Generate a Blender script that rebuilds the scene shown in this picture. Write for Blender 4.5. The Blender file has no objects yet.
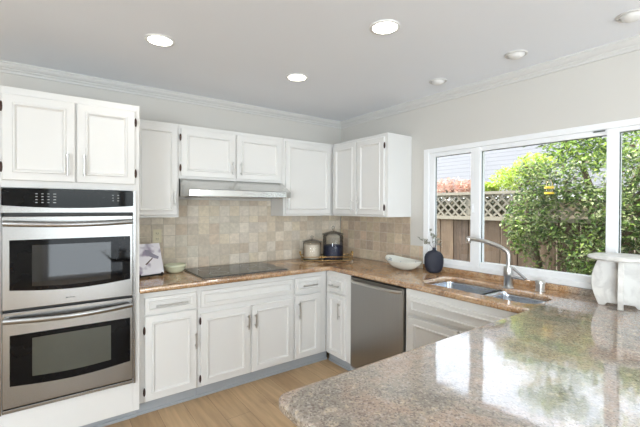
import bpy, bmesh, math, random
from mathutils import Vector, Matrix
random.seed(7)
PI = math.pi
S = bpy.context.scene
COL = S.collection

# ------------------------------------------------------------------ camera
cam_d = bpy.data.cameras.new('camera')
cam = bpy.data.objects.new('camera', cam_d); COL.objects.link(cam)
yaw, tilt, roll = .6314, -.0087, -.0044
F = Vector((math.sin(yaw), math.cos(yaw), 0)); R = Vector((math.cos(yaw), -math.sin(yaw), 0)); Z = Vector((0, 0, 1))
Yv = -math.sin(tilt)*F + math.cos(tilt)*Z; D = math.cos(tilt)*F + math.sin(tilt)*Z
Xp = math.cos(roll)*R - math.sin(roll)*Yv; Yp = math.cos(roll)*Yv + math.sin(roll)*R
M = Matrix((Xp, Yp, -D)).transposed().to_4x4(); M.translation = Vector((-2.7824, -3.3715, 1.469))
cam.matrix_world = M
cam_d.sensor_width = 36; cam_d.lens = 369.463/640*36
cam_d.shift_y = -(213.5-210.72)/640
cam_d.clip_start = .05
S.camera = cam
# ------------------------------------------------------------------ world, sun, daylight, exposure
w = bpy.data.worlds.new('sky'); S.world = w; w.use_nodes = True
nt = w.node_tree; nt.nodes.clear()
sky = nt.nodes.new('ShaderNodeTexSky'); sky.sky_type = 'NISHITA'; sky.sun_disc = False
sky.sun_elevation = math.radians(55); sky.sun_rotation = math.radians(340); sky.dust_density = 2.5; sky.air_density = 1.0
hs = nt.nodes.new('ShaderNodeHueSaturation'); hs.inputs['Saturation'].default_value = .35
bg = nt.nodes.new('ShaderNodeBackground'); bg.inputs['Strength'].default_value = .58
wo = nt.nodes.new('ShaderNodeOutputWorld')
nt.links.new(sky.outputs[0], hs.inputs['Color']); nt.links.new(hs.outputs[0], bg.inputs[0]); nt.links.new(bg.outputs[0], wo.inputs[0])

def light(name, kind, loc, direction, energy, color=(1, 1, 1), **kw):
    d = bpy.data.lights.new(name, kind); d.energy = energy; d.color = color
    for k, v in kw.items(): setattr(d, k, v)
    o = bpy.data.objects.new(name, d); COL.objects.link(o); o.location = loc
    o.rotation_euler = Vector(direction).to_track_quat('-Z', 'Y').to_euler()
    return o
light('sun', 'SUN', (-2, 8, 12), (.16, -.52, -.84), 3.6, (1, .96, .88), angle=math.radians(1.0))
# area lamps: daylight at the sliding door, fill added at an invented west window
light('daylight_patio_door', 'AREA', (-1.5, -6.93, 1.1), (0, 1, .5), 62, (.83, .92, 1), shape='RECTANGLE', size=2.6, size_y=2.1)
light('fill_light_west', 'AREA', (-5.93, -5.5, 1.4), (1, .05, .5), 168, (.83, .92, 1), shape='RECTANGLE', size=1.9, size_y=1.6)
vs = S.view_settings
vs.view_transform = 'Standard'; vs.look = 'None'; vs.exposure = 0.78; vs.gamma = 1.0; vs.use_curve_mapping = False
try:
    S.cycles.max_bounces = 10; S.cycles.diffuse_bounces = 5; S.cycles.glossy_bounces = 4; S.cycles.transparent_max_bounces = 16
    S.cycles.sample_clamp_indirect = 6.0; S.cycles.use_denoising = True
except Exception: pass

# ------------------------------------------------------------------ materials
def lin(c): return tuple(((x/255)/12.92 if x/255 <= .04045 else ((x/255+.055)/1.055)**2.4) for x in c)
def mat(name, color, rough=.5, metal=0, noise=0, nscale=8, bump=0, bscale=60, spec=.5, coat=0, aniso=0, stretch=None, emit=None, es=0, trans=0):
    m = bpy.data.materials.new(name); m.use_nodes = True
    n, l = m.node_tree.nodes, m.node_tree.links
    b = n['Principled BSDF']
    c = lin(color)
    b.inputs['Base Color'].default_value = (*c, 1)
    b.inputs['Roughness'].default_value = rough; b.inputs['Metallic'].default_value = metal
    b.inputs['Specular IOR Level'].default_value = spec
    b.inputs['Coat Weight'].default_value = coat
    if aniso: b.inputs['Anisotropic'].default_value = aniso
    tc = n.new('ShaderNodeTexCoord'); mp = n.new('ShaderNodeMapping'); l.new(tc.outputs['Object'], mp.inputs[0])
    if stretch: mp.inputs['Scale'].default_value = stretch
    nz = n.new('ShaderNodeTexNoise'); nz.inputs['Scale'].default_value = nscale; nz.inputs['Detail'].default_value = 4
    l.new(mp.outputs[0], nz.inputs['Vector'])
    mx = n.new('ShaderNodeMix'); mx.data_type = 'RGBA'
    k = noise if noise else .02
    mx.inputs[6].default_value = (*[x*(1-k) for x in c], 1); mx.inputs[7].default_value = (*[min(1, x*(1+k)) for x in c], 1)
    l.new(nz.outputs[0], mx.inputs[0]); l.new(mx.outputs[2], b.inputs['Base Color'])
    if bump:
        nb = n.new('ShaderNodeTexNoise'); nb.inputs['Scale'].default_value = bscale; l.new(mp.outputs[0], nb.inputs['Vector'])
        bp = n.new('ShaderNodeBump'); bp.inputs['Strength'].default_value = bump; bp.inputs['Distance'].default_value = .01
        l.new(nb.outputs[0], bp.inputs['Height']); l.new(bp.outputs[0], b.inputs['Normal'])
    if emit:
        b.inputs['Emission Color'].default_value = (*lin(emit), 1); b.inputs['Emission Strength'].default_value = es
    if trans: b.inputs['Transmission Weight'].default_value = trans
    return m
def glass_mat(name, tint=(1, 1, 1), refl=.07, rough=0.0):
    m = bpy.data.materials.new(name); m.use_nodes = True
    n, l = m.node_tree.nodes, m.node_tree.links; n.clear()
    t = n.new('ShaderNodeBsdfTransparent'); t.inputs[0].default_value = (*tint, 1)
    g = n.new('ShaderNodeBsdfGlossy'); g.inputs['Roughness'].default_value = rough
    lw = n.new('ShaderNodeFresnel'); lw.inputs['IOR'].default_value = 1.45
    mt = n.new('ShaderNodeMath'); mt.operation = 'MULTIPLY'; mt.inputs[1].default_value = refl/.04*.5
    mx = n.new('ShaderNodeMixShader'); o = n.new('ShaderNodeOutputMaterial')
    l.new(lw.outputs[0], mt.inputs[0]); l.new(mt.outputs[0], mx.inputs[0])
    l.new(t.outputs[0], mx.inputs[1]); l.new(g.outputs[0], mx.inputs[2]); l.new(mx.outputs[0], o.inputs[0])
    return m
def granite():
    m = bpy.data.materials.new('granite'); m.use_nodes = True
    n, l = m.node_tree.nodes, m.node_tree.links; b = n['Principled BSDF']
    tc = n.new('ShaderNodeTexCoord')
    def noise(sc, det=6, rough=.6, dist=0):
        z = n.new('ShaderNodeTexNoise'); z.inputs['Scale'].default_value = sc; z.inputs['Detail'].default_value = det
        z.inputs['Roughness'].default_value = rough; z.inputs['Distortion'].default_value = dist
        l.new(tc.outputs['Object'], z.inputs['Vector']); return z.outputs[0]
    def ramp(src, stops):
        r = n.new('ShaderNodeValToRGB'); cr = r.color_ramp
        while len(cr.elements) < len(stops): cr.elements.new(.5)
        for e, (p, c) in zip(cr.elements, stops): e.position = p; e.color = (*lin(c), 1) if isinstance(c, tuple) else (c, c, c, 1)
        l.new(src, r.inputs[0]); return r.outputs[0]
    def mix(f, a, c, mode='MIX'):
        x = n.new('ShaderNodeMix'); x.data_type = 'RGBA'; x.blend_type = mode
        if isinstance(f, (int, float)): x.inputs[0].default_value = f
        else: l.new(f, x.inputs[0])
        for s, v in ((6, a), (7, c)):
            if isinstance(v, tuple): x.inputs[s].default_value = (*lin(v), 1)
            else: l.new(v, x.inputs[s])
        return x.outputs[2]
    big = noise(3.2, 5, .6, 1.5); mid = noise(34, 5, .7, .6); fine = noise(95, 3, .6)
    # honey brown slab of the wall runs
    brown = ramp(big, [(.32, (152, 108, 68)), (.5, (190, 144, 98)), (.66, (210, 174, 132))])
    grey = ramp(big, [(.30, (120, 112, 102)), (.47, (158, 146, 132)), (.60, (176, 152, 134)), (.72, (186, 180, 172))])
    sep = n.new('ShaderNodeSeparateXYZ'); l.new(tc.outputs['Object'], sep.inputs[0])
    mr = n.new('ShaderNodeMapRange'); mr.inputs[1].default_value = -2.36; mr.inputs[2].default_value = -2.44; l.new(sep.outputs[1], mr.inputs[0])
    base = mix(mr.outputs[0], brown, grey)
    sp1 = ramp(mid, [(.36, 1.0), (.46, 0.0)]); base = mix(n_mul(n, l, sp1, .42), base, (104, 80, 62))
    sp2 = ramp(mid, [(.56, 0.0), (.66, 1.0)]); base = mix(n_mul(n, l, sp2, .55), base, (224, 204, 172))
    vo = n.new('ShaderNodeTexVoronoi'); vo.inputs['Scale'].default_value = 190; l.new(tc.outputs['Object'], vo.inputs['Vector'])
    vr = ramp(vo.outputs['Color'], [(.25, 1.0), (.32, 0.0)]); base = mix(n_mul(n, l, vr, .5), base, (74, 64, 56))
    vr2 = ramp(vo.outputs['Color'], [(.72, 0.0), (.8, 1.0)]); base = mix(n_mul(n, l, vr2, .35), base, (215, 205, 195))
    f2 = ramp(fine, [(.3, .82), (.7, 1.0)]); base = mix(1.0, base, f2, 'MULTIPLY')
    l.new(base, b.inputs['Base Color'])
    b.inputs['Roughness'].default_value = .07; b.inputs['IOR'].default_value = 2.5
    wv = n.new('ShaderNodeTexNoise'); wv.inputs['Scale'].default_value = 9; l.new(tc.outputs['Object'], wv.inputs['Vector'])
    bp = n.new('ShaderNodeBump'); bp.inputs['Strength'].default_value = .035; bp.inputs['Distance'].default_value = .02
    l.new(wv.outputs[0], bp.inputs['Height']); l.new(bp.outputs[0], b.inputs['Normal'])
    return m
def n_mul(n, l, src, k):
    x = n.new('ShaderNodeMath'); x.operation = 'MULTIPLY'; x.inputs[1].default_value = k; l.new(src, x.inputs[0]); return x.outputs[0]
def attr_mat(name, rough=.5, noise=.12, nscale=30, bump=0, transl=0, stretch=(1, 1, 1)):
    """base colour from the mesh's own per-piece colour attribute"""
    m = bpy.data.materials.new(name); m.use_nodes = True
    n, l = m.node_tree.nodes, m.node_tree.links; b = n['Principled BSDF']
    a = n.new('ShaderNodeAttribute'); a.attribute_name = 'tint'
    tc = n.new('ShaderNodeTexCoord'); nz = n.new('ShaderNodeTexNoise'); nz.inputs['Scale'].default_value = nscale; nz.inputs['Detail'].default_value = 6
    mp = n.new('ShaderNodeMapping'); mp.inputs['Scale'].default_value = stretch; l.new(tc.outputs['Object'], mp.inputs[0]); l.new(mp.outputs[0], nz.inputs['Vector'])
    r = n.new('ShaderNodeMapRange'); r.inputs[1].default_value = .3; r.inputs[2].default_value = .7; r.inputs[3].default_value = 1-noise; r.inputs[4].default_value = 1+noise
    l.new(nz.outputs[0], r.inputs[0])
    mx = n.new('ShaderNodeVectorMath'); mx.operation = 'SCALE'; l.new(a.outputs['Color'], mx.inputs[0]); l.new(r.outputs[0], mx.inputs['Scale'])
    l.new(mx.outputs[0], b.inputs['Base Color']); b.inputs['Roughness'].default_value = rough
    if bump:
        bp = n.new('ShaderNodeBump'); bp.inputs['Strength'].default_value = bump; bp.inputs['Distance'].default_value = .01
        l.new(nz.outputs[0], bp.inputs['Height']); l.new(bp.outputs[0], b.inputs['Normal'])
    if transl:
        t = n.new('ShaderNodeBsdfTranslucent'); l.new(mx.outputs[0], t.inputs[0])
        ms = n.new('ShaderNodeMixShader'); ms.inputs[0].default_value = transl
        l.new(b.outputs[0], ms.inputs[1]); l.new(t.outputs[0], ms.inputs[2]); l.new(ms.outputs[0], n['Material Output'].inputs[0])
    return m
def marble():
    m = mat('white_marble', (232, 230, 226), .35)
    n, l = m.node_tree.nodes, m.node_tree.links; b = n['Principled BSDF']
    tc = n.new('ShaderNodeTexCoord')
    nz = n.new('ShaderNodeTexNoise'); nz.inputs['Scale'].default_value = 9; nz.inputs['Detail'].default_value = 8; nz.inputs['Distortion'].default_value = .5
    l.new(tc.outputs['Object'], nz.inputs['Vector'])
    r = n.new('ShaderNodeValToRGB'); e = r.color_ramp.elements
    e[0].position = .40; e[0].color = (*lin((228, 226, 221)), 1); e[1].position = .62; e[1].color = (*lin((222, 219, 213)), 1)
    k = r.color_ramp.elements.new(.52); k.color = (*lin((206, 203, 198)), 1)
    l.new(nz.outputs[0], r.inputs[0]); l.new(r.outputs[0], b.inputs['Base Color'])
    return m
def floor_mat():
    m = bpy.data.materials.new('oak_planks'); m.use_nodes = True
    n, l = m.node_tree.nodes, m.node_tree.links; b = n['Principled BSDF']
    tc = n.new('ShaderNodeTexCoord'); mp = n.new('ShaderNodeMapping'); mp.inputs['Rotation'].default_value = (0, 0, PI/2)
    l.new(tc.outputs['Object'], mp.inputs[0])
    br = n.new('ShaderNodeTexBrick'); br.offset = .37; br.inputs['Scale'].default_value = 1
    br.inputs['Brick Width'].default_value = 1.5; br.inputs['Row Height'].default_value = .18; br.inputs['Mortar Size'].default_value = .0012
    br.inputs['Color1'].default_value = (*lin((178, 148, 112)), 1); br.inputs['Color2'].default_value = (*lin((196, 166, 128)), 1)
    br.inputs['Mortar'].default_value = (*lin((128, 104, 82)), 1); br.inputs['Bias'].default_value = 0
    l.new(mp.outputs[0], br.inputs['Vector'])
    m2 = n.new('ShaderNodeMapping'); m2.inputs['Scale'].default_value = (14, 1.1, 1); l.new(tc.outputs['Object'], m2.inputs[0])
    nz = n.new('ShaderNodeTexNoise'); nz.inputs['Scale'].default_value = 2.2; nz.inputs['Detail'].default_value = 8; nz.inputs['Distortion'].default_value = .4
    l.new(m2.outputs[0], nz.inputs['Vector'])
    r = n.new('ShaderNodeMapRange'); r.inputs[1].default_value = .3; r.inputs[2].default_value = .7; r.inputs[3].default_value = .80; r.inputs[4].default_value = 1.10
    l.new(nz.outputs[0], r.inputs[0])
    kn = n.new('ShaderNodeTexNoise'); kn.inputs['Scale'].default_value = 5; m3 = n.new('ShaderNodeMapping'); m3.inputs['Scale'].default_value = (1.6, .6, 1)
    l.new(tc.outputs['Object'], m3.inputs[0]); l.new(m3.outputs[0], kn.inputs['Vector'])
    r2 = n.new('ShaderNodeMapRange'); r2.inputs[1].default_value = .62; r2.inputs[2].default_value = .74; r2.inputs[3].default_value = 1; r2.inputs[4].default_value = .82
    l.new(kn.outputs[0], r2.inputs[0])
    mm = n.new('ShaderNodeMath'); mm.operation = 'MULTIPLY'; l.new(r.outputs[0], mm.inputs[0]); l.new(r2.outputs[0], mm.inputs[1])
    v = n.new('ShaderNodeVectorMath'); v.operation = 'SCALE'; l.new(br.outputs['Color'], v.inputs[0]); l.new(mm.outputs[0], v.inputs['Scale'])
    l.new(v.outputs[0], b.inputs['Base Color']); b.inputs['Roughness'].default_value = .42
    return m

MT = {
 'wall': mat('wall_paint', (204, 201, 195), .75, noise=.015, nscale=3),
 'ceil': mat('ceiling_paint', (234, 237, 242), .8, noise=.015, nscale=2),
 'trim': mat('trim_paint', (228, 228, 226), .45, noise=.015),
 'cab': mat('white_cabinet_paint', (222, 221, 218), .5, spec=.3, noise=.012, nscale=5),
 'crown': mat('crown_paint', (208, 207, 204), .5, noise=.015),
 'hoodsteel': mat('bright_hood_steel', (205, 205, 203), .22, 1, noise=.06, nscale=3, stretch=(60, 1, 1)),
 'toe': mat('grey_toe_kick', (164, 169, 174), .45, noise=.03),  # one even grey on all toe kicks, darker than the cabinets
 'steel': mat('brushed_stainless', (150, 149, 147), .27, 1, noise=.07, nscale=3, stretch=(60, 1, 1)),
 'steel_dark': mat('dark_stainless', (166, 164, 161), .30, 1, noise=.05, nscale=3, stretch=(60, 60, 1)),
 'nickel': mat('brushed_nickel', (200, 199, 196), .28, 1, noise=.05),
 'chrome': mat('polished_chrome', (215, 216, 218), .1, 1, noise=.02),
 'sink': mat('satin_sink_steel', (200, 206, 214), .25, 1, noise=.04),
 'bronze': mat('dark_hinge_metal', (62, 42, 36), .4, .5, noise=.1),
 'blackglass': mat('black_glass', (12, 12, 13), .04, 0, noise=.1, spec=.14),
 'ovenwin': mat('oven_window_glass', (72, 73, 65), .05, 0, noise=.08, spec=.45),
 'ovenwin_dark': mat('upper_oven_window_glass', (30, 30, 30), .04, 0, noise=.08, spec=.5),
 'cookglass': mat('cooktop_glass', (38, 40, 42), .10, 0, noise=.25, nscale=140, spec=.6),
 'black': mat('black_enamel', (22, 22, 23), .45, noise=.1),
 'mark': mat('pale_grey_print', (170, 172, 172), .5, noise=.05),
 'granite': granite(),
 'tile': attr_mat('tumbled_stone_tile', .62, .10, 38, .25),
 'grout': mat('tile_grout', (196, 188, 174), .9, noise=.08, nscale=50),
 'floor': floor_mat(),
 'vinyl': mat('white_vinyl', (236, 237, 238), .35, noise=.012),
 'gasket': mat('dark_window_gasket', (70, 78, 72), .6, noise=.1),
 'pane': glass_mat('window_glass', (.97, .985, .98), .06),
 'jar': glass_mat('clear_jar_glass', (.95, .965, .965), .07),
 'gold': mat('polished_gold', (206, 172, 112), .22, 1, noise=.05),
 'mirror': mat('tray_mirror', (140, 140, 138), .06, 1, noise=.05),
 'marble': marble(),
 'navy': mat('navy_ceramic', (30, 33, 48), .55, noise=.15, nscale=90, bump=.4, bscale=160),
 'bowl': mat('pale_glazed_ceramic', (228, 230, 222), .12, noise=.06, nscale=14, coat=.5),
 'bluedab': mat('blue_glaze', (92, 118, 158), .2, noise=.2, coat=.4),
 'cream': mat('cream_green_glaze', (206, 208, 180), .22, noise=.08, nscale=40, coat=.4),
 'outlet': mat('almond_plastic', (214, 206, 176), .45, noise=.03),
 'paper': mat('page_paper', (232, 228, 224), .8, noise=.04),
 'ctn': mat('pale_oat_flakes', (222, 208, 190), .9, noise=.2, nscale=90, bump=.8, bscale=90),
 'blueb': mat('dark_blue_pods', (30, 38, 66), .45, noise=.35, nscale=70, bump=.9, bscale=80),
 'leaf': attr_mat('leaf', .45, .12, 9, 0, .38),
 'bark': mat('bark', (96, 80, 64), .9, noise=.3, nscale=30, bump=.6),
 'fence': attr_mat('weathered_boards', .85, .38, 14, .3, 0, (1, 2.2, .16)),
 'lattice': mat('pale_weathered_lattice', (142, 135, 120), .85, noise=.15, nscale=20),
 'shingle': mat('pale_roof_shingle', (96, 97, 101), .85, noise=.22, nscale=26, bump=.5),
 'stucco': mat('beige_stucco', (196, 180, 158), .9, noise=.08, nscale=20),
 'soil': mat('garden_soil', (120, 108, 90), .95, noise=.25, nscale=6, bump=.5),
 'yellow': mat('yellow_plastic', (226, 190, 52), .4, noise=.05),
 'diffuser': mat('lamp_diffuser', (255, 255, 250), .5, emit=(255, 247, 232), es=10),
 'baffle': mat('lamp_baffle', (205, 204, 202), .5, noise=.03),
}

# ------------------------------------------------------------------ mesh helpers
def finish(name, bm, m, parent=None, smooth=False, loc=None, bevel=0, angle=35):
    me = bpy.data.meshes.new(name)
    bmesh.ops.recalc_face_normals(bm, faces=bm.faces) if len(bm.faces) < 4000 else None
    bm.to_mesh(me); bm.free()
    ms = m if isinstance(m, (list, tuple)) else [m]
    for x in ms: me.materials.append(MT[x] if isinstance(x, str) else x)
    if smooth:
        for p in me.polygons: p.use_smooth = True
        try: me.set_sharp_from_angle(angle=math.radians(angle))
        except Exception: pass
    o = bpy.data.objects.new(name, me); COL.objects.link(o)
    if parent: o.parent = parent
    if loc: o.location = loc
    if bevel:
        b = o.modifiers.new('bevel', 'BEVEL'); b.width = bevel; b.segments = 2; b.limit_method = 'ANGLE'; b.angle_limit = math.radians(40)
    return o
def box(bm, x0, x1, y0, y1, z0, z1, mi=0):
    if x0 > x1: x0, x1 = x1, x0
    if y0 > y1: y0, y1 = y1, y0
    if z0 > z1: z0, z1 = z1, z0
    v = [bm.verts.new((x, y, z)) for x in (x0, x1) for y in (y0, y1) for z in (z0, z1)]
    fs = []
    for q in ((0, 1, 3, 2), (4, 6, 7, 5), (0, 4, 5, 1), (2, 3, 7, 6), (0, 2, 6, 4), (1, 5, 7, 3)):
        f = bm.faces.new([v[i] for i in q]); f.material_index = mi; fs.append(f)
    return fs
def boxes(name, bl, m, parent=None, bevel=0):
    bm = bmesh.new()
    for b in bl: box(bm, *b)
    return finish(name, bm, m, parent, bevel=bevel)
def lathe(bm, prof, seg=32, c=(0, 0, 0), sx=1, sy=1, mi=0):
    rings = []
    for r, z in prof:
        if r < 1e-5: rings.append([bm.verts.new((c[0], c[1], c[2]+z))])
        else: rings.append([bm.verts.new((c[0]+r*sx*math.cos(2*PI*i/seg), c[1]+r*sy*math.sin(2*PI*i/seg), c[2]+z)) for i in range(seg)])
    for a, b in zip(rings, rings[1:]):
        for i in range(seg):
            j = (i+1) % seg
            if len(a) == 1 and len(b) == 1: break
            if len(a) == 1: f = bm.faces.new((a[0], b[i], b[j]))
            elif len(b) == 1: f = bm.faces.new((a[i], a[j], b[0]))
            else: f = bm.faces.new((a[i], a[j], b[j], b[i]))
            f.material_index = mi
def tube(bm, pts, r, seg=10, cap=True, mi=0):
    pts = [Vector(p) for p in pts]; rs = r if isinstance(r, (list, tuple)) else [r]*len(pts)
    t0 = (pts[1]-pts[0]).normalized()
    up = Vector((0, 0, 1)) if abs(t0.z) < .9 else Vector((1, 0, 0))
    nrm = t0.cross(up).normalized(); rings = []
    for i, p in enumerate(pts):
        t = (pts[min(i+1, len(pts)-1)]-pts[max(i-1, 0)]).normalized()
        nrm = (nrm-t*nrm.dot(t)).normalized(); bn = t.cross(nrm)
        rings.append([bm.verts.new(p+rs[i]*(math.cos(2*PI*k/seg)*nrm+math.sin(2*PI*k/seg)*bn)) for k in range(seg)])
    for a, b in zip(rings, rings[1:]):
        for k in range(seg):
            f = bm.faces.new((a[k], a[(k+1) % seg], b[(k+1) % seg], b[k])); f.material_index = mi
    if cap:
        f = bm.faces.new(rings[0]); f.material_index = mi; f = bm.faces.new(rings[-1]); f.material_index = mi
def prism(bm, poly, a0, a1, axis='z'):
    """poly of 2-D points pushed along an axis"""
    def P(u, v, a): return {'z': (u, v, a), 'y': (u, a, v), 'x': (a, u, v)}[axis]
    A = [bm.verts.new(P(u, v, a0)) for u, v in poly]; B = [bm.verts.new(P(u, v, a1)) for u, v in poly]
    n = len(poly)
    for i in range(n): bm.faces.new((A[i], A[(i+1) % n], B[(i+1) % n], B[i]))
    bm.faces.new(A); bm.faces.new(B)
def rect_profile(bm, x0, x1, z0, z1, yf, prof, back):
    """raised or sunk panel: concentric rectangles; prof = [(inset, out)], front faces -y"""
    loops = []
    def L(i, y): return [bm.verts.new(p) for p in ((x0+i, y, z0+i), (x1-i, y, z0+i), (x1-i, y, z1-i), (x0+i, y, z1-i))]
    loops.append(L(0, back))
    for i, out in prof: loops.append(L(i, yf-out))
    bm.faces.new(loops[0])
    for a, b in zip(loops, loops[1:]):
        for k in range(4): bm.faces.new((a[k], a[(k+1) % 4], b[(k+1) % 4], b[k]))
    bm.faces.new(loops[-1])
def fillet(poly, r, seg=6):
    out = []; n = len(poly)
    for i in range(n):
        p, a, b = Vector(poly[i]), Vector(poly[i-1]), Vector(poly[(i+1) % n])
        rr = r[i] if isinstance(r, (list, tuple)) else r
        if rr <= 0: out.append(tuple(p)); continue
        u, v = (a-p).normalized(), (b-p).normalized()
        ang = u.angle(v); d = min(rr/math.tan(ang/2), .49*min((a-p).length, (b-p).length)); rr = d*math.tan(ang/2)
        c = p+(u+v).normalized()*(rr/math.sin(ang/2))
        s, e = p+u*d-c, p+v*d-c
        a0, a1 = math.atan2(s.y, s.x), math.atan2(e.y, e.x)
        da = (a1-a0+PI) % (2*PI)-PI
        out += [tuple(c+rr*Vector((math.cos(a0+da*k/seg), math.sin(a0+da*k/seg)))) for k in range(seg+1)]
    return out
def slab(name, outer, holes, z0, z1, bev, m, parent=None):
    cu = bpy.data.curves.new(name, 'CURVE'); cu.dimensions = '2D'; cu.fill_mode = 'BOTH'
    for poly in [outer]+holes:
        sp = cu.splines.new('POLY'); sp.points.add(len(poly)-1); sp.use_cyclic_u = True
        for p, q in zip(sp.points, poly): p.co = (q[0], q[1], 0, 1)
    cu.bevel_depth = bev; cu.bevel_resolution = 3; cu.extrude = (z1-z0)/2-bev; cu.offset = -bev
    t = bpy.data.objects.new('tmp', cu); COL.objects.link(t); t.location.z = 0
    dg = bpy.context.evaluated_depsgraph_get(); me = bpy.data.meshes.new_from_object(t.evaluated_get(dg))
    bpy.data.objects.remove(t); bpy.data.curves.remove(cu)
    me.transform(Matrix.Translation((0, 0, (z0+z1)/2))); me.name = name
    me.materials.clear(); me.materials.append(MT[m])
    for p in me.polygons: p.use_smooth = abs(p.normal.z) < .98
    o = bpy.data.objects.new(name, me); COL.objects.link(o)
    if parent: o.parent = parent
    return o
def thing(name, label, cat, loc=(0, 0, 0), rz=0, group=None):
    o = bpy.data.objects.new(name, None); COL.objects.link(o); o.location = loc; o.rotation_euler = (0, 0, rz)
    o.empty_display_size = .05
    return tag(o, label, cat, group)
def tag(o, label, cat, group=None):
    o['label'] = label; o['category'] = cat
    if group: o['group'] = group
    return o
def struct(o, label=None):
    o['kind'] = 'structure'
    if label: o['label'] = label
    return o
def set_tint(o, per_face):
    a = o.data.color_attributes.new('tint', 'FLOAT_COLOR', 'CORNER'); k = 0
    for p in o.data.polygons:
        c = per_face[p.index]
        for _ in p.loop_indices: a.data[_].color = (*c, 1)

# ------------------------------------------------------------------ room shell
YA, CZ = .018, 2.47          # oven wall plane, ceiling height
WX, SY = -6.0, -7.0         # far ends of the room behind the camera
W0, W1, WB, WT = -1.19, -3.12, .957, 2.002   # window opening in the east wall
struct(boxes('floor', [(WX, 0, SY, YA, -.1, 0)], 'floor'))
struct(boxes('ceiling', [(WX-.15, .15, SY-.15, YA+.15, CZ, CZ+.12)], 'ceil'))
struct(boxes('wall_north', [(WX-.15, .15, YA, YA+.15, -.1, CZ)], 'wall'))
struct(boxes('wall_east', [(0, .15, W0, YA, -.1, CZ), (0, .15, SY, W1, -.1, CZ), (0, .15, W1, W0, -.1, WB), (0, .15, W1, W0, WT, CZ)], 'wall'))
struct(boxes('wall_south', [(WX-.15, -2.9, SY-.15, SY, -.1, CZ), (-.1, .15, SY-.15, SY, -.1, CZ), (-2.9, -.1, SY-.15, SY, 2.2, CZ)], 'wall'))
struct(boxes('wall_west', [(WX-.15, WX, SY, -6.55, -.1, CZ), (WX-.15, WX, -4.45, YA, -.1, CZ), (WX-.15, WX, -6.55, -4.45, -.1, .5), (WX-.15, WX, -6.55, -4.45, 2.3, CZ)], 'wall'))
# sliding patio door seen only as reflections; west window added as a light source
d = boxes('door_1', [(-2.9, -2.82, SY-.1, SY-.02, 0, 2.2), (-.18, -.1, SY-.1, SY-.02, 0, 2.2), (-1.56, -1.44, SY-.1, SY-.02, 0, 2.2), (-2.9, -.1, SY-.1, SY-.02, 2.12, 2.2), (-2.9, -.1, SY-.1, SY-.02, 0, .08)], 'vinyl'); struct(d)
g = boxes('glass_pane', [(-2.82, -.18, SY-.065, SY-.06, .08, 2.12)], 'pane', d)
d = boxes('added_window', [(WX-.1, WX-.02, -6.55, -6.48, .5, 2.3), (WX-.1, WX-.02, -4.52, -4.45, .5, 2.3), (WX-.1, WX-.02, -6.55, -4.45, 2.23, 2.3), (WX-.1, WX-.02, -6.55, -4.45, .5, .57), (WX-.1, WX-.02, -5.54, -5.46, .5, 2.3)], 'vinyl'); struct(d)
boxes('glass_pane', [(WX-.065, WX-.06, -6.48, -4.52, .57, 2.23)], 'pane', d)

# crown moulding: stepped profile (distance from wall, drop below ceiling)
CR = [(0, 0), (.062, 0), (.062, .012), (.054, .016), (.050, .030), (.036, .046), (.026, .052), (.026, .060), (.014, .072), (.012, .088), (0, .090)]
def crown(name, pts):
    bm = bmesh.new(); rows = []
    for (x, y, dx, dy) in pts: rows.append([bm.verts.new((x+dx*a, y+dy*a, CZ-b)) for a, b in [(p*.82, q*.80) for p, q in CR]])
    for A, B in zip(rows, rows[1:]):
        for i in range(len(CR)): bm.faces.new((A[i], A[(i+1) % len(CR)], B[(i+1) % len(CR)], B[i]))
    bm.faces.new(rows[0]); bm.faces.new(rows[-1])
    return struct(finish(name, bm, 'crown'))
crown('trim_1', [(WX, YA, 0, -1), (0, YA, -1, -1)])
crown('trim_2', [(0, YA, -1, -1), (0, SY, -1, 0)])

# ------------------------------------------------------------------ kitchen window
win = struct(boxes('window_1', [
    (-.010, .075, W0, W0-.055, WB, WT), (-.010, .075, W1, W1+.055, WB, WT),           # outer casing
    (-.010, .075, W0-.055, W1+.055, WT-.040, WT), (-.010, .075, W0-.055, W1+.055, WB, WB+.035),
    (-.002, .070, -1.692, -1.737, WB+.035, WT-.04), (-.006, .070, -2.570, -2.628, WB+.035, WT-.04),   # mullions
    (.004, .06, -1.737, -2.57, WT-.075, WT-.04), (.004, .06, -1.737, -2.57, WB+.035, WB+.078),
    (.004, .06, -2.628, W1+.055, WT-.066, WT-.04), (.004, .06, -2.628, W1+.055, WB+.035, WB+.078)], 'vinyl', bevel=.003))
boxes('sash_frame', [(.004, .045, W0-.055, W0-.108, WB+.035, WT-.04), (.004, .045, -1.652, -1.692, WB+.035, WT-.04),
    (.004, .045, W0-.108, -1.652, WT-.075, WT-.04), (.004, .045, W0-.108, -1.652, WB+.035, WB+.065)], 'vinyl', win, bevel=.003)
for a, b, z0, z1 in ((W0-.108, -1.652, WB+.065, WT-.075), (-1.737, -2.57, WB+.078, WT-.075), (-2.628, W1+.055, WB+.078, WT-.066)):
    p = boxes('glass_pane', [(.030, .034, a, b, z0, z1)], 'pane', win)
    boxes('gasket', [(.024, .029, a, a-.005, z0, z1), (.024, .029, b, b+.003, z0, z1), (.024, .029, a, b, z1-.004, z1)], 'gasket', p)
boxes('sash_lock', [(-.008, .004, -1.668, -1.678, 1.43, 1.50)], 'vinyl', win)
boxes('roller_track', [(-.004, .004, -2.50, -2.56, WT-.052, WT-.045)], 'gasket', win)

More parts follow.
